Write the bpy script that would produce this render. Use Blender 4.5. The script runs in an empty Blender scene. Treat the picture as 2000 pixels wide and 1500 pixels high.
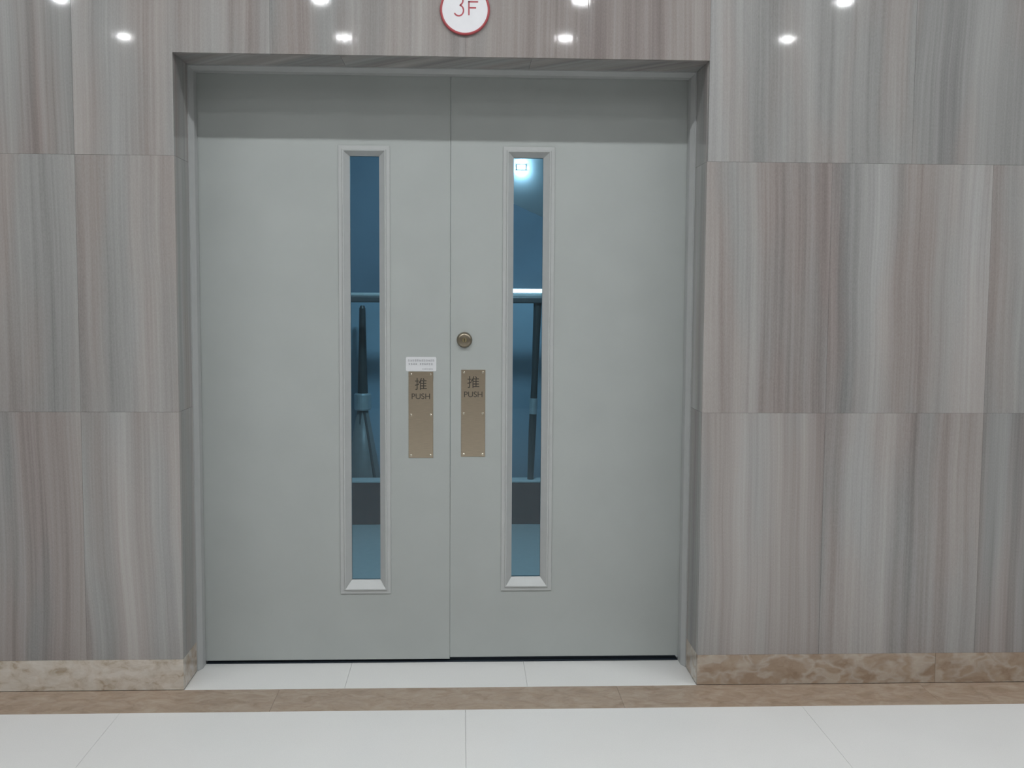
import bpy, bmesh, math, random
from mathutils import Matrix, Vector

# ------------------------------------------------------------------ camera
scene = bpy.context.scene
C = scene.collection
YAW, PITCH, ROLL = 0.0451, 0.0805, 0.0061
cam_d = bpy.data.cameras.new('camera')
cam = bpy.data.objects.new('camera', cam_d)
C.objects.link(cam)
fwd = Vector((math.sin(YAW) * math.cos(PITCH), math.cos(YAW) * math.cos(PITCH), -math.sin(PITCH)))
rgt = Vector((math.cos(YAW), -math.sin(YAW), 0))
upv = rgt.cross(fwd)
r2 = rgt * math.cos(ROLL) + upv * math.sin(ROLL)
u2 = -rgt * math.sin(ROLL) + upv * math.cos(ROLL)
M = Matrix.Identity(4)
for i in range(3):
    M[i][0], M[i][1], M[i][2] = r2[i], u2[i], -fwd[i]
M.translation = (1.0188, -4.0625, 1.4612)
cam.matrix_world = M
cam_d.sensor_width = 36
cam_d.lens = 36 * 2184.7 / 2000
cam_d.clip_start = 0.05
scene.camera = cam

# ------------------------------------------------------------------ world, exposure
w = bpy.data.worlds.new('world')
scene.world = w
w.use_nodes = True
w.node_tree.nodes['Background'].inputs[0].default_value = (0.5, 0.52, 0.55, 1)
w.node_tree.nodes['Background'].inputs[1].default_value = 0.05
vs = scene.view_settings
vs.view_transform = 'Standard'
vs.look = 'None'
vs.gamma = 1
vs.use_curve_mapping = False
vs.exposure = 0.0

STRIP = 64.0       # linear ceiling light
SPOT = 235.0       # downlights
LANDING = 118.0      # unseen lamp added to light the stair landing
WALLLAMP = 240.0    # bulkhead lamp on the far stair wall
TUBE = 5.0        # tube by the handrail

W, H = 1.9037, 2.30      # opening in the stone wall
DF, DD = 0.205, 0.291    # depth of door frame face, of the leaves
CEIL = 4.0


# ------------------------------------------------------------------ helpers
def tag(o, label=None, cat=None, group=None, kind=None):
    if label: o['label'] = label
    if cat: o['category'] = cat
    if group: o['group'] = group
    if kind: o['kind'] = kind
    return o


def empty(name, loc):
    o = bpy.data.objects.new(name, None)
    o.empty_display_size = 0.1
    C.objects.link(o)
    o.location = loc
    return o


def link(name, bm, mat, parent=None, smooth=False):
    bmesh.ops.recalc_face_normals(bm, faces=bm.faces[:])
    me = bpy.data.meshes.new(name)
    bm.to_mesh(me)
    bm.free()
    if smooth:
        for p in me.polygons: p.use_smooth = True
    if mat: me.materials.append(mat)
    o = bpy.data.objects.new(name, me)
    C.objects.link(o)
    if parent is not None:
        o.parent = parent
        loc = parent.location.copy()
        if parent.parent: loc += parent.parent.location
        if loc.length > 0:
            me.transform(Matrix.Translation(-loc))
    return o


def setor(o):
    """move the origin of a top-level mesh to the middle of its base"""
    me = o.data
    xs = [v.co.x for v in me.vertices]; ys = [v.co.y for v in me.vertices]; zs = [v.co.z for v in me.vertices]
    p = Vector(((min(xs) + max(xs)) / 2, (min(ys) + max(ys)) / 2, min(zs)))
    me.transform(Matrix.Translation(-p))
    o.location = p
    return o


def offset_poly(poly, d):
    """mitred inset of a counter-clockwise polygon"""
    n = len(poly); out = []
    area = sum(poly[i][0] * poly[(i + 1) % n][1] - poly[(i + 1) % n][0] * poly[i][1] for i in range(n))
    s = 1 if area > 0 else -1
    for i in range(n):
        p0, p1, p2 = Vector(poly[i - 1]), Vector(poly[i]), Vector(poly[(i + 1) % n])
        e1, e2 = (p1 - p0).normalized(), (p2 - p1).normalized()
        n1, n2 = Vector((-e1.y, e1.x)) * s, Vector((-e2.y, e2.x)) * s
        b = n1 + n2
        b = b / max(b.length_squared / 2, 1e-6)
        out.append(tuple(p1 + b * d))
    return out


def slab_bm(poly, fmap, thick, cham=0.001, bm=None):
    """polygon (u,v) with a chamfered face at depth 0 and its back at depth thick; fmap(u,v,d)->xyz"""
    bm = bm or bmesh.new()
    loops = [[bm.verts.new(fmap(u, v, 0)) for u, v in offset_poly(poly, cham)],
             [bm.verts.new(fmap(u, v, cham)) for u, v in poly],
             [bm.verts.new(fmap(u, v, thick)) for u, v in poly]]
    n = len(poly)
    bm.faces.new(loops[0]); bm.faces.new(loops[2])
    for a, b in ((0, 1), (1, 2)):
        for i in range(n):
            bm.faces.new((loops[a][i], loops[a][(i + 1) % n], loops[b][(i + 1) % n], loops[b][i]))
    return bm


def rect(u0, u1, v0, v1): return [(u0, v0), (u1, v0), (u1, v1), (u0, v1)]


def box_bm(x0, x1, y0, y1, z0, z1, bev=0.0, bm=None, seg=2):
    b2 = bmesh.new()
    bmesh.ops.create_cube(b2, size=1)
    for v in b2.verts:
        v.co = ((x0 + x1) / 2 + v.co.x * (x1 - x0), (y0 + y1) / 2 + v.co.y * (y1 - y0), (z0 + z1) / 2 + v.co.z * (z1 - z0))
    if bev: bmesh.ops.bevel(b2, geom=b2.edges[:], offset=bev, segments=seg, affect='EDGES', profile=0.5)
    if bm is None: return b2
    me = bpy.data.meshes.new('tmp'); b2.to_mesh(me); b2.free()
    bm.from_mesh(me); bpy.data.meshes.remove(me)
    return bm


def ring_bm(loops, closed=True):
    """rectangular loops (x0,x1,z0,z1,y) skinned in order"""
    bm = bmesh.new(); L = []
    for x0, x1, z0, z1, y in loops:
        L.append([bm.verts.new(p) for p in ((x0, y, z0), (x1, y, z0), (x1, y, z1), (x0, y, z1))])
    k = len(L)
    for a in range(k if closed else k - 1):
        A, B = L[a], L[(a + 1) % k]
        for i in range(4):
            bm.faces.new((A[i], A[(i + 1) % 4], B[(i + 1) % 4], B[i]))
    return bm


def lathe_bm(prof, centre, axis='Y', n=48, bm=None):
    """profile (r, t): r from the axis, t along +axis; ends closed when r = 0"""
    bm = bm or bmesh.new(); cx, cy, cz = centre; L = []
    for r, t in prof:
        if r <= 1e-7:
            p = (cx, cy + t, cz) if axis == 'Y' else (cx, cy, cz + t)
            L.append([bm.verts.new(p)]); continue
        row = []
        for i in range(n):
            a = 2 * math.pi * i / n; c, s = math.cos(a) * r, math.sin(a) * r
            row.append(bm.verts.new((cx + c, cy + t, cz + s) if axis == 'Y' else (cx + c, cy + s, cz + t)))
        L.append(row)
    for A, B in zip(L, L[1:]):
        for i in range(n):
            j = (i + 1) % n
            if len(A) == 1 and len(B) == 1: break
            if len(A) == 1: bm.faces.new((A[0], B[i], B[j]))
            elif len(B) == 1: bm.faces.new((A[i], A[j], B[0]))
            else: bm.faces.new((A[i], A[j], B[j], B[i]))
    return bm


def tube_bm(pts, rad, n=12, bm=None):
    bm = bm or bmesh.new(); rows = []
    pts = [Vector(p) for p in pts]
    rads = rad if isinstance(rad, (list, tuple)) else [rad] * len(pts)
    for i, p in enumerate(pts):
        d = (pts[min(i + 1, len(pts) - 1)] - pts[max(i - 1, 0)]).normalized()
        a = d.orthogonal().normalized() if abs(d.z) < 0.9 else d.cross(Vector((0, 1, 0))).normalized()
        b = d.cross(a)
        rows.append([bm.verts.new(p + (a * math.cos(2 * math.pi * k / n) + b * math.sin(2 * math.pi * k / n)) * rads[i]) for k in range(n)])
    for A, B in zip(rows, rows[1:]):
        for k in range(n): bm.faces.new((A[k], A[(k + 1) % n], B[(k + 1) % n], B[k]))
    bm.faces.new(rows[0]); bm.faces.new(rows[-1])
    return bm


def text_mesh(body, x, y, z, height, mat, name, parent, sx=1.0, depth=0.0006):
    """lettering standing in the xz plane, centred on x, with its vertical middle at z"""
    cu = bpy.data.curves.new('lettering', 'FONT')
    cu.body = body; cu.size = 1; cu.extrude = 0.0
    t = bpy.data.objects.new('lettering_tmp', cu)
    C.objects.link(t)
    dg = bpy.context.evaluated_depsgraph_get(); dg.update()
    me = bpy.data.meshes.new_from_object(t.evaluated_get(dg))
    bpy.data.objects.remove(t)
    xs = [v.co.x for v in me.vertices] or [0, 1]; ys = [v.co.y for v in me.vertices] or [0, 1]
    k = height / max(max(ys) - min(ys), 1e-6)
    mx, my = (min(xs) + max(xs)) / 2, (min(ys) + max(ys)) / 2
    bm = bmesh.new(); bm.from_mesh(me); bpy.data.meshes.remove(me)
    for v in bm.verts:
        v.co = Vector((x + (v.co.x - mx) * k * sx, y, z + (v.co.y - my) * k))
    r = bmesh.ops.extrude_face_region(bm, geom=bm.faces[:])
    for g in r['geom']:
        if isinstance(g, bmesh.types.BMVert): g.co.y -= depth
    return link(name, bm, mat, parent)


# ------------------------------------------------------------------ materials
def new_mat(name):
    m = bpy.data.materials.new(name); m.use_nodes = True
    nt = m.node_tree; b = nt.nodes['Principled BSDF']
    return m, nt, b


def nd(nt, t, **kw):
    n = nt.nodes.new(t)
    for k, v in kw.items(): setattr(n, k, v)
    return n


def mth(nt, op, a, b=None, clamp=False):
    n = nt.nodes.new('ShaderNodeMath'); n.operation = op; n.use_clamp = clamp
    for i, s in enumerate((a, b)):
        if s is None: continue
        if isinstance(s, (int, float)): n.inputs[i].default_value = s
        else: nt.links.new(s, n.inputs[i])
    return n.outputs[0]


def noise(nt, vec, scale, detail=2, rough=0.5):
    n = nt.nodes.new('ShaderNodeTexNoise')
    n.inputs['Scale'].default_value = scale; n.inputs['Detail'].default_value = detail; n.inputs['Roughness'].default_value = rough
    nt.links.new(vec, n.inputs['Vector'])
    return n.outputs['Fac']


def comb(nt, x, y, z):
    n = nt.nodes.new('ShaderNodeCombineXYZ')
    for i, s in enumerate((x, y, z)):
        if isinstance(s, (int, float)): n.inputs[i].default_value = s
        else: nt.links.new(s, n.inputs[i])
    return n.outputs[0]


def ramp(nt, fac, stops, interp='LINEAR'):
    n = nt.nodes.new('ShaderNodeValToRGB'); cr = n.color_ramp; cr.interpolation = interp
    while len(cr.elements) < len(stops): cr.elements.new(0.5)
    for e, (p, c) in zip(cr.elements, stops):
        e.position = p; e.color = (*c, 1)
    nt.links.new(fac, n.inputs[0])
    return n.outputs[0]


def mixc(nt, fac, a, b, mode='MIX'):
    n = nt.nodes.new('ShaderNodeMix'); n.data_type = 'RGBA'; n.blend_type = mode
    for s, sock in ((fac, n.inputs[0]), (a, n.inputs[6]), (b, n.inputs[7])):
        if isinstance(s, (int, float)): sock.default_value = s
        elif isinstance(s, tuple): sock.default_value = (*s, 1)
        else: nt.links.new(s, sock)
    return n.outputs[2]


def bump(nt, b, h, strength, dist=0.001):
    n = nt.nodes.new('ShaderNodeBump'); n.inputs['Strength'].default_value = strength; n.inputs['Distance'].default_value = dist
    nt.links.new(h, n.inputs['Height']); nt.links.new(n.outputs[0], b.inputs['Normal'])


def posxyz(nt):
    g = nd(nt, 'ShaderNodeNewGeometry'); s = nd(nt, 'ShaderNodeSeparateXYZ')
    nt.links.new(g.outputs['Position'], s.inputs[0])
    return s.outputs


def objcol(nt):
    o = nd(nt, 'ShaderNodeObjectInfo'); s = nd(nt, 'ShaderNodeSeparateColor')
    nt.links.new(o.outputs['Color'], s.inputs[0])
    return s.outputs


def stone_material():
    m, nt, b = new_mat('wood_grain_marble')
    X, Y, Z = posxyz(nt); S, WARM, BR = objcol(nt)
    u0 = mth(nt, 'ADD', X, Y)
    seed = mth(nt, 'MULTIPLY', S, 53.0)
    # each slab leans its veins a little its own way
    lean = mth(nt, 'MULTIPLY', mth(nt, 'SUBTRACT', WARM, 0.5), 0.05)
    wob = noise(nt, comb(nt, mth(nt, 'MULTIPLY', u0, 0.8), seed, mth(nt, 'MULTIPLY', Z, 0.9)), 1.6, 1)
    u = mth(nt, 'ADD', mth(nt, 'ADD', u0, mth(nt, 'MULTIPLY', mth(nt, 'SUBTRACT', wob, 0.5), 0.045)), mth(nt, 'MULTIPLY', Z, lean))
    def band(f, zf, det=2, k=0.0, rough=0.5):
        return noise(nt, comb(nt, mth(nt, 'MULTIPLY', u, f), mth(nt, 'ADD', seed, k), mth(nt, 'MULTIPLY', Z, zf)), 1.0, det, rough)
    wide = band(7.0, 0.22, 1)
    mid = band(26.0, 0.45, 2, 3.3)
    fine = band(120.0, 1.2, 2, 7.1, 0.6)
    hue = band(6.0, 0.9, 2, 11.7)
    grain = noise(nt, comb(nt, mth(nt, 'MULTIPLY', u0, 330), seed, mth(nt, 'MULTIPLY', Z, 130)), 1.0, 2)
    t = mth(nt, 'ADD', mth(nt, 'MULTIPLY', wide, 0.50), mth(nt, 'MULTIPLY', mid, 0.34))
    t = mth(nt, 'ADD', t, mth(nt, 'MULTIPLY', fine, 0.22))
    t = mth(nt, 'ADD', t, mth(nt, 'MULTIPLY', grain, 0.15))
    t = mth(nt, 'ADD', t, mth(nt, 'MULTIPLY', mth(nt, 'SUBTRACT', BR, 0.5), 0.30))
    cool = ramp(nt, t, [(0.41, (0.182, 0.180, 0.180)), (0.55, (0.264, 0.261, 0.258)), (0.67, (0.330, 0.327, 0.322)), (0.81, (0.402, 0.398, 0.392))])
    warm = ramp(nt, t, [(0.41, (0.200, 0.170, 0.163)), (0.55, (0.282, 0.250, 0.240)), (0.67, (0.345, 0.318, 0.305)), (0.81, (0.412, 0.392, 0.378))])
    hw = mth(nt, 'MULTIPLY', mth(nt, 'SUBTRACT', mth(nt, 'ADD', hue, mth(nt, 'MULTIPLY', mth(nt, 'SUBTRACT', WARM, 0.5), 0.35)), 0.40), 5.0, True)
    nt.links.new(mixc(nt, hw, cool, warm), b.inputs['Base Color'])
    b.inputs['Roughness'].default_value = 0.045
    b.inputs['Specular IOR Level'].default_value = 0.5
    h = mth(nt, 'ADD', mth(nt, 'MULTIPLY', fine, 0.6), mth(nt, 'MULTIPLY', mid, 0.4))
    bump(nt, b, h, 0.03, 0.002)
    return m


def marble_material():
    m, nt, b = new_mat('brown_marble')
    X, Y, Z = posxyz(nt); S, WARM, PALE = objcol(nt)
    seed = mth(nt, 'MULTIPLY', S, 41.0)
    v0 = comb(nt, mth(nt, 'ADD', X, seed), mth(nt, 'MULTIPLY', Y, 1.4), mth(nt, 'MULTIPLY', Z, 1.6))
    warp = nd(nt, 'ShaderNodeTexNoise'); warp.inputs['Scale'].default_value = 9; warp.inputs['Detail'].default_value = 3
    nt.links.new(v0, warp.inputs['Vector'])
    va = nd(nt, 'ShaderNodeVectorMath', operation='MULTIPLY_ADD')
    nt.links.new(warp.outputs['Color'], va.inputs[0]); va.inputs[1].default_value = (0.16, 0.16, 0.16); nt.links.new(v0, va.inputs[2])
    v = va.outputs[0]
    cloud = noise(nt, v, 14, 5, 0.6)
    rid = mth(nt, 'ABSOLUTE', mth(nt, 'SUBTRACT', noise(nt, v, 8, 2, 0.5), 0.5))
    vein = mth(nt, 'SUBTRACT', 1.0, mth(nt, 'MULTIPLY', rid, 11.0), True)
    base = ramp(nt, cloud, [(0.30, (0.265, 0.190, 0.135)), (0.5, (0.335, 0.252, 0.188)), (0.70, (0.395, 0.318, 0.245))])
    pale = ramp(nt, cloud, [(0.30, (0.330, 0.255, 0.175)), (0.46, (0.530, 0.470, 0.400)), (0.64, (0.640, 0.595, 0.540))])
    patch = noise(nt, v, 3.2, 2)
    pf = mth(nt, 'MULTIPLY', mth(nt, 'SUBTRACT', mth(nt, 'ADD', PALE, mth(nt, 'MULTIPLY', mth(nt, 'SUBTRACT', patch, 0.5), 0.9)), 0.38), 4.0, True)
    col = mixc(nt, pf, base, pale)
    col = mixc(nt, mth(nt, 'MULTIPLY', mth(nt, 'MULTIPLY', vein, WARM), 0.75), col, (0.56, 0.53, 0.48))
    nt.links.new(col, b.inputs['Base Color'])
    b.inputs['Roughness'].default_value = 0.22
    return m


def tile_material():
    m, nt, b = new_mat('white_floor_tile')
    X, Y, Z = posxyz(nt)
    g = noise(nt, comb(nt, X, Y, Z), 260, 2)
    c = noise(nt, comb(nt, X, Y, Z), 2.2, 3)
    f = mth(nt, 'ADD', mth(nt, 'MULTIPLY', g, 0.6), mth(nt, 'MULTIPLY', c, 0.4))
    nt.links.new(ramp(nt, f, [(0.3, (0.70, 0.70, 0.69)), (0.7, (0.77, 0.77, 0.76))]), b.inputs['Base Color'])
    b.inputs['Roughness'].default_value = 0.28
    return m


def plain(name, col, rough=0.5, metal=0.0, var=0.06, vscale=30.0, bumps=0.0, spec=0.5):
    m, nt, b = new_mat(name)
    X, Y, Z = posxyz(nt)
    f = noise(nt, comb(nt, X, Y, Z), vscale, 3)
    lo = tuple(c * (1 - var) for c in col); hi = tuple(min(c * (1 + var), 1) for c in col)
    nt.links.new(ramp(nt, f, [(0.3, lo), (0.7, hi)]), b.inputs['Base Color'])
    b.inputs['Roughness'].default_value = rough; b.inputs['Metallic'].default_value = metal
    b.inputs['Specular IOR Level'].default_value = spec
    if bumps: bump(nt, b, noise(nt, comb(nt, X, Y, Z), 900, 2), bumps, 0.0004)
    return m


def brushed(name, col, rough):
    m, nt, b = new_mat(name)
    X, Y, Z = posxyz(nt)
    f = noise(nt, comb(nt, mth(nt, 'MULTIPLY', X, 30), 0.0, mth(nt, 'MULTIPLY', Z, 1200)), 1.0, 2)
    nt.links.new(ramp(nt, f, [(0.3, tuple(c * 0.9 for c in col)), (0.7, tuple(c * 1.08 for c in col))]), b.inputs['Base Color'])
    b.inputs['Metallic'].default_value = 1.0; b.inputs['Roughness'].default_value = rough
    return m


def emit(name, col, s):
    m, nt, b = new_mat(name)
    b.inputs['Base Color'].default_value = (0.8, 0.8, 0.8, 1)
    b.inputs['Emission Color'].default_value = (*col, 1); b.inputs['Emission Strength'].default_value = s
    return m


def tinted_glass():
    m = bpy.data.materials.new('blue_tinted_glass'); m.use_nodes = True
    nt = m.node_tree; nt.nodes.clear()
    out = nd(nt, 'ShaderNodeOutputMaterial'); mix = nd(nt, 'ShaderNodeMixShader'); fr = nd(nt, 'ShaderNodeFresnel')
    tr = nd(nt, 'ShaderNodeBsdfTransparent'); gl = nd(nt, 'ShaderNodeBsdfGlossy')
    fr.inputs['IOR'].default_value = 1.5
    # two faces of the pane are crossed, so each carries half of the tint
    tr.inputs['Color'].default_value = (0.61, 0.84, 0.94, 1)
    gl.inputs['Color'].default_value = (0.9, 0.95, 1, 1); gl.inputs['Roughness'].default_value = 0.02
    nt.links.new(fr.outputs[0], mix.inputs[0]); nt.links.new(tr.outputs[0], mix.inputs[1]); nt.links.new(gl.outputs[0], mix.inputs[2])
    nt.links.new(mix.outputs[0], out.inputs['Surface'])
    return m


STONE = stone_material(); MARBLE = marble_material(); TILE = tile_material()
GROUT = plain('pale_grout', (0.50, 0.49, 0.48), 0.9)
PLASTER = plain('white_ceiling_paint', (0.78, 0.78, 0.77), 0.9, var=0.02)
HALLWALL = plain('hall_wall_finish', (0.30, 0.27, 0.24), 0.5, var=0.08, vscale=3)
PAINT = plain('grey_green_door_paint', (0.400, 0.425, 0.415), 0.42, var=0.025, vscale=6, bumps=0.10, spec=0.4)
FRAMEP = plain('grey_frame_paint', (0.425, 0.436, 0.436), 0.40, var=0.02, spec=0.4)
BEAD = plain('light_bead_paint', (0.44, 0.455, 0.452), 0.35, var=0.02)
BRASS = brushed('bronze_tinted_steel', (0.56, 0.48, 0.37), 0.30)
LOCKM = brushed('dark_bronze', (0.30, 0.26, 0.20), 0.34)
LOCKC = brushed('worn_brass', (0.52, 0.44, 0.26), 0.3)
SCREW = brushed('screw_steel', (0.72, 0.68, 0.58), 0.25)
INK = plain('dark_engraving', (0.045, 0.038, 0.030), 0.6)
PRINT = plain('grey_print', (0.24, 0.25, 0.27), 0.7)
PAPER = plain('white_sticker', (0.68, 0.69, 0.71), 0.4, var=0.02)
SIGNW = plain('white_sign_plastic', (0.80, 0.80, 0.83), 0.3, var=0.02)
SIGNR = plain('red_sign_rim', (0.40, 0.070, 0.080), 0.35, var=0.05)
SIGNL = plain('red_sign_letters', (0.44, 0.09, 0.11), 0.4, var=0.05)
GAPSHADE = plain('door_gap_shade', (0.012, 0.020, 0.030), 0.6)  # blue-black colour standing in for the shade under the leaves
GLASS = tinted_glass()
SATIN = plain('satin_steel', (0.62, 0.66, 0.68), 0.28, metal=0.55)
DARKBASE = plain('dark_brown_kerb_stone', (0.130, 0.062, 0.054), 0.4, var=0.1)
CAP = plain('pale_kerb_cap', (0.62, 0.63, 0.63), 0.4)
LANDWALL = plain('landing_wall_paint', (0.30, 0.33, 0.36), 0.55, var=0.05, vscale=4)
BLUEWALL = plain('blue_grey_panel', (0.20, 0.26, 0.33), 0.25, var=0.08, vscale=3)
FARWALL = plain('stair_wall_paint', (0.50, 0.54, 0.58), 0.6, var=0.05, vscale=4)
LANDFLOOR = plain('landing_floor_stone', (0.46, 0.46, 0.45), 0.4, var=0.04)
DARKMET = plain('dark_metal', (0.075, 0.08, 0.083), 0.35, metal=0.2)
RAILM = plain('grey_rail_metal', (0.12, 0.12, 0.125), 0.4, metal=0.2)
DADO = plain('pale_blue_panel', (0.33, 0.43, 0.52), 0.3, var=0.12, vscale=2.5)
FOOT = plain('grey_stand_foot', (0.20, 0.20, 0.20), 0.4, var=0.08)
CHROME = brushed('polished_steel', (0.8, 0.8, 0.8), 0.15)
E_STRIP = emit('strip_light_glow', (0.96, 0.99, 1.0), STRIP)
E_SPOT = emit('downlight_glow', (0.97, 0.99, 1.0), SPOT)
E_LAND = emit('landing_fill_glow', (0.93, 0.97, 1.0), LANDING)
E_WALL = emit('bulkhead_glow', (0.95, 0.98, 1.0), WALLLAMP)
E_TUBE = emit('tube_glow', (0.97, 1.0, 1.0), TUBE)

front = lambda u, v, d: (u, d, v)
rnd = random.Random(7)


def colour(o, r, g, b): o.color = (r, g, b, 1); return o


# ------------------------------------------------------------------ the stone wall with its door opening
XL, XR, YB = -7.0, 9.0, -9.5
DEEP = 0.40
core = bmesh.new()
poly = [(XL, 0), (-0.025, 0), (-0.025, H + 0.025), (W + 0.025, H + 0.025), (W + 0.025, 0), (XR, 0), (XR, CEIL), (XL, CEIL)]
slab_bm(poly, lambda u, v, d: (u, 0.0205 + d, v), DEEP - 0.0205, 0.0005, core)
wall = setor(link('wall_front', core, GROUT))
tag(wall, 'wall clad in grey-brown vertical-veined stone panels around the double door', 'wall', kind='structure')
ZS, Z1, Z2, Z3 = 0.1154, 1.0282, 1.9420, 2.8550
G = 0.00025   # half a joint


def panel(poly, fmap, th, s, warm, br, mat=STONE, name='stone_panel', cham=0.0005):
    p = offset_poly(poly, G)
    return colour(link(name, slab_bm(p, fmap, th, cham), mat, wall), s, warm, br)


# rows of slabs: list of vertical joints, with seed / warmth / brightness for the ones in view
row1 = [(-2.75, -2.15), (-2.15, -1.55), (-1.55, -0.95), (-0.95, -0.348), (-0.348, 0.0), (W, 2.364), (2.364, 2.962), (2.962, 3.562), (3.562, 4.16), (4.16, 4.76)]
look1 = {(-0.95, -0.348): (0.11, .62, .44), (-0.348, 0.0): (0.23, .60, .56), (W, 2.364): (0.34, .66, .54), (2.364, 2.962): (0.52, .52, .54), (2.962, 3.562): (0.66, .55, .30)}
look2 = {(-0.95, -0.348): (0.41, .60, .45), (-0.348, 0.0): (0.88, .60, .54), (W, 2.364): (0.05, .82, .52), (2.364, 2.962): (0.73, .58, .52), (2.962, 3.562): (0.29, .45, .40)}
far = [(XL, -4.55), (-4.55, -3.95), (-3.95, -3.35), (-3.35, -2.75), (4.76, 5.36), (5.36, 5.96), (5.96, 6.56), (6.56, XR)]
for a, b in row1 + far:
    for z0, z1, lk in ((ZS, Z1, look1), (Z1, Z2, look2)):
        s = lk.get((a, b), (rnd.random(), rnd.uniform(.4, .7), rnd.uniform(.35, .55)))
        panel(rect(a, b, z0, z1), front, 0.02, *s)
# third row, running over the opening
panel([(-0.348, Z2), (0, Z2), (0, H), (0.34, H), (0.34, Z3), (-0.348, Z3)], front, 0.02, 0.57, .45, .60)
row3 = [((-0.95, -0.348), (0.17, .58, .46)), ((2.657, 3.4), (0.79, .30, .36)), ((W + 0.003, 2.657), (0.46, .25, .60)), ((3.4, 4.1), (.2, .5, .4)), ((4.1, 4.8), (.9, .5, .5)),
        ((-1.6, -0.95), (.6, .5, .5)), ((-2.3, -1.6), (.3, .5, .45)), ((-3.0, -2.3), (.4, .5, .4))]
for (a, b), s in row3: panel(rect(a, b, Z2, Z3), front, 0.02, *s)
for a, b, s in ((0.34, 1.03, (0.93, .55, .58)), (1.03, W + 0.003, (0.38, .80, .46))):
    panel(rect(a, b, H, Z3), front, 0.02, *s)
for a, b in [(XL, -4.5), (-4.5, -3.0), (4.8, 6.4), (6.4, XR)]: panel(rect(a, b, Z2, Z3), front, 0.02, rnd.random(), .5, .45)
x = XL
while x < XR - 0.01:
    panel(rect(x, min(x + 1.4, XR), Z3, CEIL), front, 0.02, rnd.random(), .5, .5); x += 1.4
# linings of the opening
lmap = lambda u, v, d: (-d, u, v)
rmap = lambda u, v, d: (W + d, u, v)
smap = lambda u, v, d: (u, v, H + d)
for z0, z1 in ((ZS, Z1), (Z1, Z2), (Z2, H)):
    panel(rect(0.0202, DF + 0.02, z0, z1), lmap, 0.022, rnd.random(), .45, .40)
    panel(rect(0.0202, DF + 0.02, z0, z1), rmap, 0.022, rnd.random(), .45, .40)
for a, b in ((0, 0.585), (0.585, 1.267), (1.267, W)):
    panel(rect(a, b, 0.0202, DF + 0.02), smap, 0.022, rnd.random(), .55, .40)
# marble skirting
for nm, runs in (('left', [(-0.98, 0.0, .13, .55, 1.0), (-2.2, -0.98, .4, .6, .5), (-3.6, -2.2, .7, .5, .3), (XL, -3.6, .1, .5, .3)]),
                 ('right', [(W, 2.814, .62, .55, .30), (2.814, 3.8, .31, .45, .06), (3.8, 5.2, .2, .4, .2), (5.2, XR, .8, .4, .2)])):
    root = tag(empty('baseboard_' + nm, (-0.02 if nm == 'left' else W + 0.02, 0.0, 0)),
               'pale cream and brown marble skirting on the door\'s left' if nm == 'left' else 'brown marble skirting with pale veins on the door\'s right', 'skirting', kind='structure')
    for a, b, s, wv, pl in runs:
        p = offset_poly(rect(a, b, 0.0005, ZS), G)
        colour(link('marble_piece', slab_bm(p, front, 0.02, 0.001), MARBLE, root), s, wv, pl)
    p = offset_poly(rect(0.0202, DF + 0.012, 0.0005, ZS), G)
    colour(link('marble_piece', slab_bm(p, lmap if nm == 'left' else rmap, 0.022, 0.001), MARBLE, root), .5, .6, .45)

# ------------------------------------------------------------------ floor: white tiles, brown marble border
fmapf = lambda u, v, d: (u, v, -d)
YS = -0.224
fl = link('floor', box_bm(XL, XR, YB, 3.4, -0.12, -0.0105), GROUT)
setor(fl)
tag(fl, 'white tiled floor with a brown marble border strip along the wall', 'floor', kind='structure')


def ftile(poly, mat, name, s=(.5, .5, .5), par=None, cham=0.0003):
    return colour(link(name, slab_bm(offset_poly(poly, 0.0004), fmapf, 0.0105, cham), mat, par or fl), *s)


def cols(x0, step):
    k = math.ceil((XL - x0) / step) ; xs = [XL] if x0 + k * step > XL + 0.02 else []
    while x0 + k * step < XR - 0.02: xs.append(x0 + k * step); k += 1
    return xs + [XR]


cx = cols(1.035, 1.2)
ys = [YS]
while ys[-1] > YB + 0.3: ys.append(max(ys[-1] - 1.2, YB))
for a, b in zip(cx, cx[1:]):
    for y1, y0 in zip(ys, ys[1:]): ftile(rect(a, b, y0, y1), TILE, 'floor_tile')
bx = [XL, -4.6, -3.2, -2.0, -0.85, 0.35, 1.6, 2.75, 4.0, 5.2, 6.6, XR]
for i, (a, b) in enumerate(zip(bx, bx[1:])):
    ftile(rect(a, b, YS, 0.0), MARBLE, 'border_strip', ((i * .37 + .2) % 1, .12, .16))
for a, b in ((0.0, 0.588), (0.588, 1.267), (1.267, W)):
    ftile(rect(a, b, 0.0, 0.40), TILE, 'threshold_tile')

# ------------------------------------------------------------------ the rest of the hall
ce = setor(link('ceiling', box_bm(XL, XR, YB, 0.0, CEIL, CEIL + 0.1), PLASTER))
tag(ce, 'white hall ceiling with rows of recessed lamps', 'ceiling', kind='structure')
for nm, bb, lb in (('left', (XL - 0.1, XL, YB, 0, 0, CEIL), 'plain hall wall far to the left'),
                   ('right', (XR, XR + 0.1, YB, 0, 0, CEIL), 'plain hall wall far to the right'),
                   ('rear', (XL, XR, YB - 0.1, YB, 0, CEIL), 'plain brownish hall wall behind the viewer')):
    tag(setor(link('wall_' + nm, box_bm(*bb), HALLWALL)), lb, 'wall', kind='structure')

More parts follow.
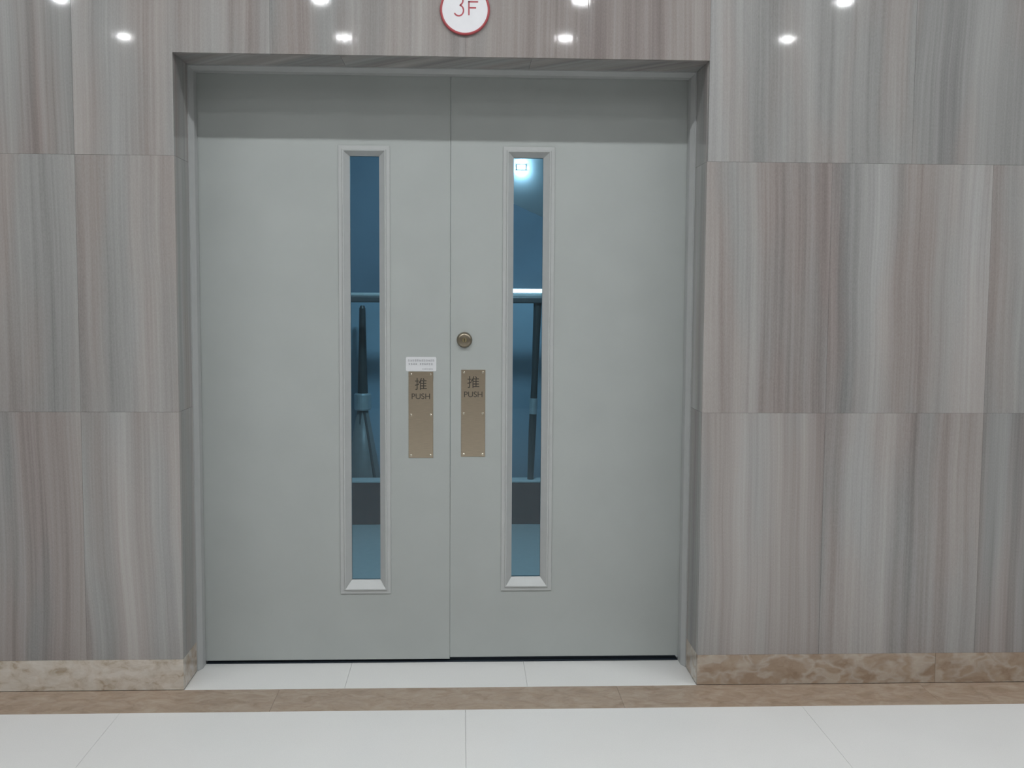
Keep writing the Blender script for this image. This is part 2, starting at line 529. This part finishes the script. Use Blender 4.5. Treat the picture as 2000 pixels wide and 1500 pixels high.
# linear recessed lamp along the wall: it draws the straight shadow edge over the doors
SX0, SX1, SY = -2.0, 6.0, -1.90
r = empty('linear_ceiling_lamp', ((SX0 + SX1) / 2, SY, CEIL))
tag(r, 'long slim ceiling lamp running parallel to the stone wall', 'lamp')
hb = bmesh.new()
box_bm(SX0 - 0.03, SX1 + 0.03, SY - 0.075, SY - 0.045, CEIL - 0.02, CEIL - 0.0005, 0.004, hb)
box_bm(SX0 - 0.03, SX1 + 0.03, SY + 0.045, SY + 0.075, CEIL - 0.02, CEIL - 0.0005, 0.004, hb)
box_bm(SX0 - 0.03, SX0, SY - 0.045, SY + 0.045, CEIL - 0.02, CEIL - 0.0005, 0.003, hb)
box_bm(SX1, SX1 + 0.03, SY - 0.045, SY + 0.045, CEIL - 0.02, CEIL - 0.0005, 0.003, hb)
link('housing', hb, SIGNW, r)
link('diffuser', box_bm(SX0, SX1, SY - 0.044, SY + 0.044, CEIL - 0.012, CEIL - 0.001), E_STRIP, r)
# rows of downlights; the two far rows glint in the polished stone above the doors
ROWS = ((-3.10, 0.02, 'round downlight in the ceiling row second from the stone wall', 'downlights of the second row'),
        (-4.55, 0.02, 'round downlight in the middle ceiling row above the hall', 'downlights of the middle row'),
        (-6.00, -0.04, 'round downlight in the ceiling row second from the rear, left of view', 'downlights of the fourth row'),
        (-7.42, 0.02, 'round downlight in the rearmost ceiling row, left of view', 'downlights of the last row'))
GLINT = {-1: 'leftmost', 0: 'just left of the 3F sign', 1: 'just right of the 3F sign', 2: 'right of the door opening'}
for ry, dx, lb, gr in ROWS:
    for k in range(-3, 3):
        x = -0.18 + dx + (2.27 if ry == -6.00 else 2.2) * k
        y = ry + 0.04 + 0.055 * x      # the lamp grid is a touch askew to the wall
        here = lb
        if ry < -5 and k in GLINT:
            here = ('downlight of the upper row of glints in the stone, ' if ry == -6.00 else 'downlight of the lower row of glints in the stone, ') + GLINT[k]
        d = tag(empty('downlight', (x, y, CEIL)), here, 'downlight', gr)
        link('trim_ring', lathe_bm([(0.056, -0.0005), (0.056, -0.004), (0.062, -0.008), (0.080, -0.005), (0.082, -0.0005)], (x, y, CEIL), 'Z', 32), SIGNW, d, True)
        link('lens', lathe_bm([(0, -0.003), (0.056, -0.003)], (x, y, CEIL), 'Z', 32), E_SPOT, d)

# ------------------------------------------------------------------ door frame
FI = 0.016            # how far the frame stands into the opening beyond the stone
tr_ = empty('trim_1', (W / 2, DF, 0))
tag(tr_, 'grey painted metal door frame set deep in the stone opening', 'door frame', kind='structure')
prof = [(0.000, DF), (0.004, DF), (FI, DF + 0.032), (FI, DD - 0.004), (FI - 0.010, DD - 0.004), (FI - 0.010, 0.395), (-0.0245, 0.395), (-0.0245, DF + 0.022), (0.0, DF + 0.022)]


def jamb(side):
    bm = bmesh.new(); f = (lambda x: x) if side < 0 else (lambda x: W - x)
    lo = [bm.verts.new((f(x), y, 0.0005)) for x, y in prof]
    hi = [bm.verts.new((f(x), y, H - x)) for x, y in prof]
    n = len(prof); bm.faces.new(lo); bm.faces.new(hi)
    for i in range(n): bm.faces.new((lo[i], lo[(i + 1) % n], hi[(i + 1) % n], hi[i]))
    return bm


link('jamb', jamb(-1), FRAMEP, tr_)
link('jamb', jamb(1), FRAMEP, tr_)
hbm = bmesh.new()
A = [hbm.verts.new((x, y, H - x)) for x, y in prof]; B = [hbm.verts.new((W - x, y, H - x)) for x, y in prof]
hbm.faces.new(A); hbm.faces.new(B)
for i in range(len(prof)): hbm.faces.new((A[i], A[(i + 1) % len(prof)], B[(i + 1) % len(prof)], B[i]))
link('frame_head', hbm, FRAMEP, tr_)
link('gap_shade_strip', box_bm(FI + .001, W - FI - .001, DD - 0.004, 0.36, 0.0004, 0.0035, 0.001), GAPSHADE, tr_)  # dark strip on the floor that paints the shade of the door gap

# ------------------------------------------------------------------ the two leaves
XM = 0.974


def leaf(name, label, x0, x1, z0, hole, trim, plate, txt):
    hx0, hx1, hz0, hz1 = hole
    tx0, tx1, tz0, tz1 = trim
    root = tag(empty(name, ((x0 + x1) / 2, DD, z0)), label, 'door', kind='structure')
    zt = H - 0.008; e = 0.0015; T = DD + 0.05
    link('leaf', ring_bm([(x0 + e, x1 - e, z0 + e, zt, DD), (tx0 + .016, tx1 - .016, tz0 + .016, tz1 - .016, DD),
                          (tx0 + .016, tx1 - .016, tz0 + .016, tz1 - .016, T), (x0 + e, x1 - e, z0 + e, zt, T),
                          (x0, x1, z0, zt, T - e), (x0, x1, z0, zt, DD + e)]), PAINT, root)
    def bead(s, y):    # mitred glazing bead: thin flange, raised step, slope down to the glass
        m = 0.014
        return [(tx0, tx1, tz0, tz1, y - s * 0.0002), (tx0, tx1, tz0, tz1, y - s * 0.0030), (tx0 + .001, tx1 - .001, tz0 + .001, tz1 - .001, y - s * 0.0040),
                (tx0 + m, tx1 - m, tz0 + m, tz1 - m, y - s * 0.0048), (tx0 + m + .002, tx1 - m - .002, tz0 + m + .002, tz1 - m - .002, y - s * 0.0090),
                (tx0 + m + .006, tx1 - m - .006, tz0 + m + .006, tz1 - m - .006, y - s * 0.0090),
                (hx0, hx1, hz0, hz1, y + s * 0.014), (hx0, hx1, hz0, hz1, y + s * 0.0195), (tx0 + .018, tx1 - .018, tz0 + .018, tz1 - .018, y + s * 0.0195),
                (tx0 + .018, tx1 - .018, tz0 + .018, tz1 - .018, y - s * 0.0002)]
    link('glazing_bead', ring_bm(bead(1, DD)), BEAD, root)
    link('glazing_bead', ring_bm(bead(-1, T)), BEAD, root)
    gp = link('glass_pane', box_bm(hx0 - .004, hx1 + .004, DD + 0.0202, T - 0.0202, hz0 - .004, hz1 + .004), GLASS, root)
    gp['label'] = 'blue tinted narrow glass pane'
    px0, px1, pz0, pz1 = plate
    pl = link('push_plate', slab_bm(rect(px0, px1, pz0, pz1), lambda u, v, d: (u, DD - 0.0020 + d, v), 0.0020, 0.0008), BRASS, root)
    pl['label'] = 'bronze coloured metal push plate with dark engraved characters'
    yp = DD - 0.0020
    for sx in (px0 + .010, px1 - .010):
        for sz in (pz1 - .010, (pz0 + pz1) / 2, pz0 + .010):
            sb = lathe_bm([(0, -.0016), (.0022, -.0014), (.0042, 0), (0, 0)], (sx, yp, sz), 'Y', 12)
            link('screw', sb, SCREW, pl)
    cxp = (px0 + px1) / 2
    text_mesh('\u63a8', cxp, yp, pz1 - 0.048, 0.046, INK, 'engraved_character', pl)
    text_mesh('PUSH', cxp, yp, pz1 - 0.096, 0.022, INK, 'engraved_word', pl)
    return root


d1 = leaf('door_1', 'grey-green left door leaf with a white sticker above its push plate', 0.009, XM, 0.012,
          (0.588, 0.700, 0.331, 1.984), (0.545, 0.742, 0.279, 2.022), (0.812, 0.908, 0.819, 1.157), 0)
d2 = leaf('door_2', 'grey-green right door leaf with a round lock above its push plate', XM + 0.0009, W - 0.009, 0.019,
          (1.218, 1.332, 0.340, 1.984), (1.176, 1.376, 0.288, 2.024), (1.017, 1.111, 0.823, 1.165), 1)
lk = link('lock', lathe_bm([(0.0, -0.016), (0.020, -0.016), (0.0245, -0.0145), (0.0275, -0.010), (0.029, -0.004), (0.0305, 0.0), (0, 0)], (1.029, DD, 1.281), 'Y', 40), LOCKM, d2, True)
lk['label'] = 'round dark bronze lock rose with brass cylinder'
kb = lathe_bm([(0, -0.019), (0.0075, -0.019), (0.009, -0.0175), (0.009, -0.0155)], (1.029, DD, 1.281), 'Y', 24)
link('lock_cylinder', kb, LOCKC, lk)
link('keyhole', box_bm(1.0275, 1.0305, DD - 0.0196, DD - 0.0188, 1.275, 1.287), INK, lk)

# ------------------------------------------------------------------ sticker and floor sign
sx0, sx1, sz0, sz1 = 0.802, 0.920, 1.159, 1.214
st = empty('notice_sticker', ((sx0 + sx1) / 2, DD, sz0))
tag(st, 'small white notice sticker with two grey printed lines on the left door', 'sticker')
rp = []
for cx_, cz_, a0 in ((sx1 - .005, sz0 + .005, -90), (sx1 - .005, sz1 - .005, 0), (sx0 + .005, sz1 - .005, 90), (sx0 + .005, sz0 + .005, 180)):
    for k in range(5):
        a = math.radians(a0 + 22.5 * k); rp.append((cx_ + .005 * math.cos(a), cz_ + .005 * math.sin(a)))
link('backing', slab_bm(rp, lambda u, v, d: (u, DD - 0.0008 + d, v), 0.0008, 0.0002), PAPER, st)


def glyph_rows(x0, x1, zc, h, gaps, seed):
    """illegible small print: one box-like character after another made of strokes"""
    rr = random.Random(seed); bm = bmesh.new(); y1 = DD - 0.0008; x = x0; i = 0
    while x + h * .9 <= x1:
        if i not in gaps:
            ww = h * .86
            for k in range(3):
                z = zc - h / 2 + h * (k + .5) / 3 + rr.uniform(-.1, .1) * h
                box_bm(x + rr.uniform(0, .2) * ww, x + ww * rr.uniform(.75, 1), y1 - .0002, y1, z - h * .05, z + h * .05, 0, bm)
            for k in range(2):
                xx = x + ww * (k + rr.uniform(.3, .7)) / 2
                box_bm(xx - h * .05, xx + h * .05, y1 - .0002, y1, zc - h * .5, zc + h * rr.uniform(.2, .5), 0, bm)
        x += h * 1.02; i += 1
    return bm


link('printed_line', glyph_rows(sx0 + .008, sx1 - .006, 1.2005, .0085, (), 1), PRINT, st)
link('printed_line', glyph_rows(sx0 + .010, sx1 - .006, 1.1865, .0085, (4,), 2), PRINT, st)
link('printed_line', glyph_rows(sx0 + .064, sx1 - .012, 1.1675, .0050, (), 3), PRINT, st)

sc = (1.027, 0.0, 2.462)
sg = empty('floor_sign', (sc[0], 0, sc[2] - 0.0885))
tag(sg, 'round white sign with red rim reading 3F above the doors', 'sign')
link('disc', lathe_bm([(0, -0.010), (0.0815, -0.010), (0.0815, 0), (0, 0)], sc, 'Y', 72), SIGNW, sg)
link('rim', lathe_bm([(0.0805, -0.0005), (0.0805, -0.0112), (0.083, -0.0122), (0.0865, -0.0115), (0.0885, -0.008), (0.0885, -0.0005), (0.0805, -0.0005)], sc, 'Y', 72), SIGNR, sg)


def strokes(paths, wd, y):
    bm = bmesh.new()
    for P in paths:
        P = [Vector((p[0], p[1])) for p in P]; Lf, Rt = [], []
        for i, p in enumerate(P):
            d = (P[min(i + 1, len(P) - 1)] - P[max(i - 1, 0)]).normalized(); nrm = Vector((-d.y, d.x)) * wd / 2
            Lf.append(p + nrm); Rt.append(p - nrm)
        rows = [[bm.verts.new((q.x, yy, q.y)) for q in side] for side in (Lf, Rt) for yy in (y, y - .0008)]
        a, b, c, d_ = rows
        for i in range(len(P) - 1):
            for p, q in ((a, b), (b, d_), (d_, c), (c, a)):
                bm.faces.new((p[i], p[i + 1], q[i + 1], q[i]))
        for i in (0, len(P) - 1): bm.faces.new((a[i], b[i], d_[i], c[i]))
    return bm


def arc(cx_, cz_, rx, rz, a0, a1, n=14): return [(cx_ + rx * math.cos(math.radians(a0 + (a1 - a0) * i / n)), cz_ + rz * math.sin(math.radians(a0 + (a1 - a0) * i / n))) for i in range(n + 1)]


three = arc(1.0045, 2.4935, .0155, .0175, 165, -72) + arc(1.0050, 2.4585, .0170, .0188, 78, -150)
link('numeral', strokes([three], .0052, -0.0100), SIGNL, sg)
link('letter', strokes([[(1.0410, 2.4915), (1.0410, 2.4425)], [(1.0384, 2.4892), (1.0735, 2.4892)], [(1.0436, 2.4680), (1.0665, 2.4680)]], .0050, -0.0100), SIGNL, sg)

# ------------------------------------------------------------------ landing behind the doors, seen through the glass
LX0, LX1, LZ = -1.6, 3.9, 3.0
tag(setor(link('floor_landing', box_bm(LX0, LX1, DEEP, 3.40, -0.0104, 0.0), LANDFLOOR)), 'light stone landing floor seen low through the glass', 'floor', kind='structure')
tag(setor(link('wall_landing_left', box_bm(LX0 - .1, LX0, DEEP, 4.7, 0, LZ), LANDWALL)), 'plain landing wall to the left behind the doors', 'wall', kind='structure')
tag(setor(link('wall_landing_right', box_bm(LX1, LX1 + .1, DEEP, 4.7, 0, LZ), LANDWALL)), 'plain landing wall to the right behind the doors', 'wall', kind='structure')
tag(setor(link('ceiling_landing', box_bm(LX0, LX1, DEEP, 4.7, LZ, LZ + .1), PLASTER)), 'ceiling over the landing behind the doors', 'ceiling', kind='structure')
rk = bmesh.new()
zr = lambda x: 2.047 - 0.44 * (x - 1.376)
xk = 1.376 - (LZ - 2.047) / 0.44
slab_bm([(LX0, 0), (LX1, 0), (LX1, zr(LX1)), (xk, LZ - .001), (LX0, LZ - .001)], lambda u, v, d: (u, 3.40 + d, v), 0.12, 0.002, rk)
ws = setor(link('wall_stair', rk, BLUEWALL))
for i in range(5):
    a = LX0 + 1.1 * i
    link('wall_panel', slab_bm(rect(a + .002, a + 1.098, 0.001, 1.41), lambda u, v, d: (u, 3.388 + d, v), 0.0118, 0.002), DADO, ws)
tag(ws, 'blue-grey stair wall with a top sloping down to the right, behind the glass', 'wall', kind='structure')
tag(setor(link('wall_stair_far', box_bm(LX0, LX1, 4.6, 4.7, 0, LZ), FARWALL)), 'brightly lit far stair wall at the top of the right glass pane', 'wall', kind='structure')

bl = empty('balustrade', (1.1, 3.0, 0))
tag(bl, 'low dark kerb with pale cap and handrail crossing behind both panes', 'balustrade')
link('kerb', box_bm(LX0, LX1, 2.95, 3.07, 0.0, 0.268, .003), DARKBASE, bl)
link('kerb_cap', box_bm(LX0, LX1, 2.945, 3.075, 0.268, 0.280, .003), CAP, bl)
link('handrail', box_bm(LX0, LX1, 2.965, 3.045, 1.402, 1.442, .008), RAILM, bl)
link('rail_strip', box_bm(LX0, LX1, 2.985, 3.025, 1.442, 1.462, .004), CAP, bl)
for xb in (-1.2, -0.35, 2.35, 3.2):
    link('post', tube_bm([(xb, 3.005, .28), (xb, 3.005, 1.404)], .016), DARKMET, bl)
link('post', tube_bm([(1.459, 3.005, .28), (1.470, 3.005, .62), (1.482, 3.005, .95), (1.497, 3.005, 1.404)], [.020, .024, .020, .026], 16), DARKMET, bl)
link('post_collar', tube_bm([(1.4725, 3.003, .70), (1.4765, 3.003, .80)], .0255, 16), SATIN, bl)

tl = empty('tube_lamp', (1.45, 3.005, 1.462))
tag(tl, 'glowing white tube lamp on the handrail behind the right pane', 'lamp')
link('base', box_bm(1.12, 1.80, 2.992, 3.018, 1.462, 1.468, .001), SIGNW, tl)
link('tube', tube_bm([(1.14, 3.005, 1.480), (1.78, 3.005, 1.480)], .0125, 16), E_TUBE, tl)
for xa in (1.12, 1.78): link('end_cap', tube_bm([(xa, 3.005, 1.480), (xa + .02, 3.005, 1.480)], .0135, 16), SIGNW, tl)

sd = empty('floor_stand', (0.39, 3.235, 0))
tag(sd, 'dark pole stand with steel collar and flared foot behind the left pane', 'stand')
link('pole', lathe_bm([(0, 0.80), (.034, 0.80), (.028, 1.0), (.020, 1.36), (.012, 1.38), (0, 1.38)], (0.375, 3.235, 0), 'Z', 24), DARKMET, sd, False)
link('collar', lathe_bm([(0, .70), (.050, .70), (.056, .71), (.056, .80), (.048, .81), (0, .81)], (0.375, 3.235, 0), 'Z', 24), SATIN, sd)
link('flared_foot', lathe_bm([(0, .0), (.15, .0), (.15, .02), (.135, .10), (.105, .32), (.035, .70), (0, .70)], (0.375, 3.235, 0), 'Z', 32), FOOT, sd, True)
lg = bmesh.new()
tube_bm([(0.385, 3.205, .69), (0.49, 3.125, .06), (0.50, 3.12, .005)], .010, 8, lg)
link('leg', lg, DARKMET, sd)
lg = bmesh.new()
tube_bm([(0.365, 3.205, .69), (0.345, 3.125, .06), (0.343, 3.12, .005)], .010, 8, lg)
link('leg', lg, DARKMET, sd)

ll = empty('landing_fill_lamp', (1.05, 1.7, LZ))  # added lamp, never in view, brightens the landing floor and walls
tag(ll, 'round ceiling lamp added out of sight to light the landing behind the doors', 'lamp')
link('base', lathe_bm([(0, -.0005), (.19, -.0005), (.19, -.02), (.165, -.024), (0, -.024)], (1.05, 1.7, LZ), 'Z', 40), SIGNW, ll)
link('shade', lathe_bm([(.164, -.0245), (.155, -.05), (.11, -.068), (0, -.074)], (1.05, 1.7, LZ), 'Z', 40), E_LAND, ll, True)

wl = empty('bulkhead_lamp', (1.47, 4.6, 2.41))
tag(wl, 'small bright wall lamp on the far stair wall behind the right pane', 'lamp')
link('base', box_bm(1.435, 1.505, 4.585, 4.5995, 2.408, 2.446, .005), SIGNW, wl)
link('shade', box_bm(1.442, 1.498, 4.560, 4.5848, 2.414, 2.438, .010), E_WALL, wl)
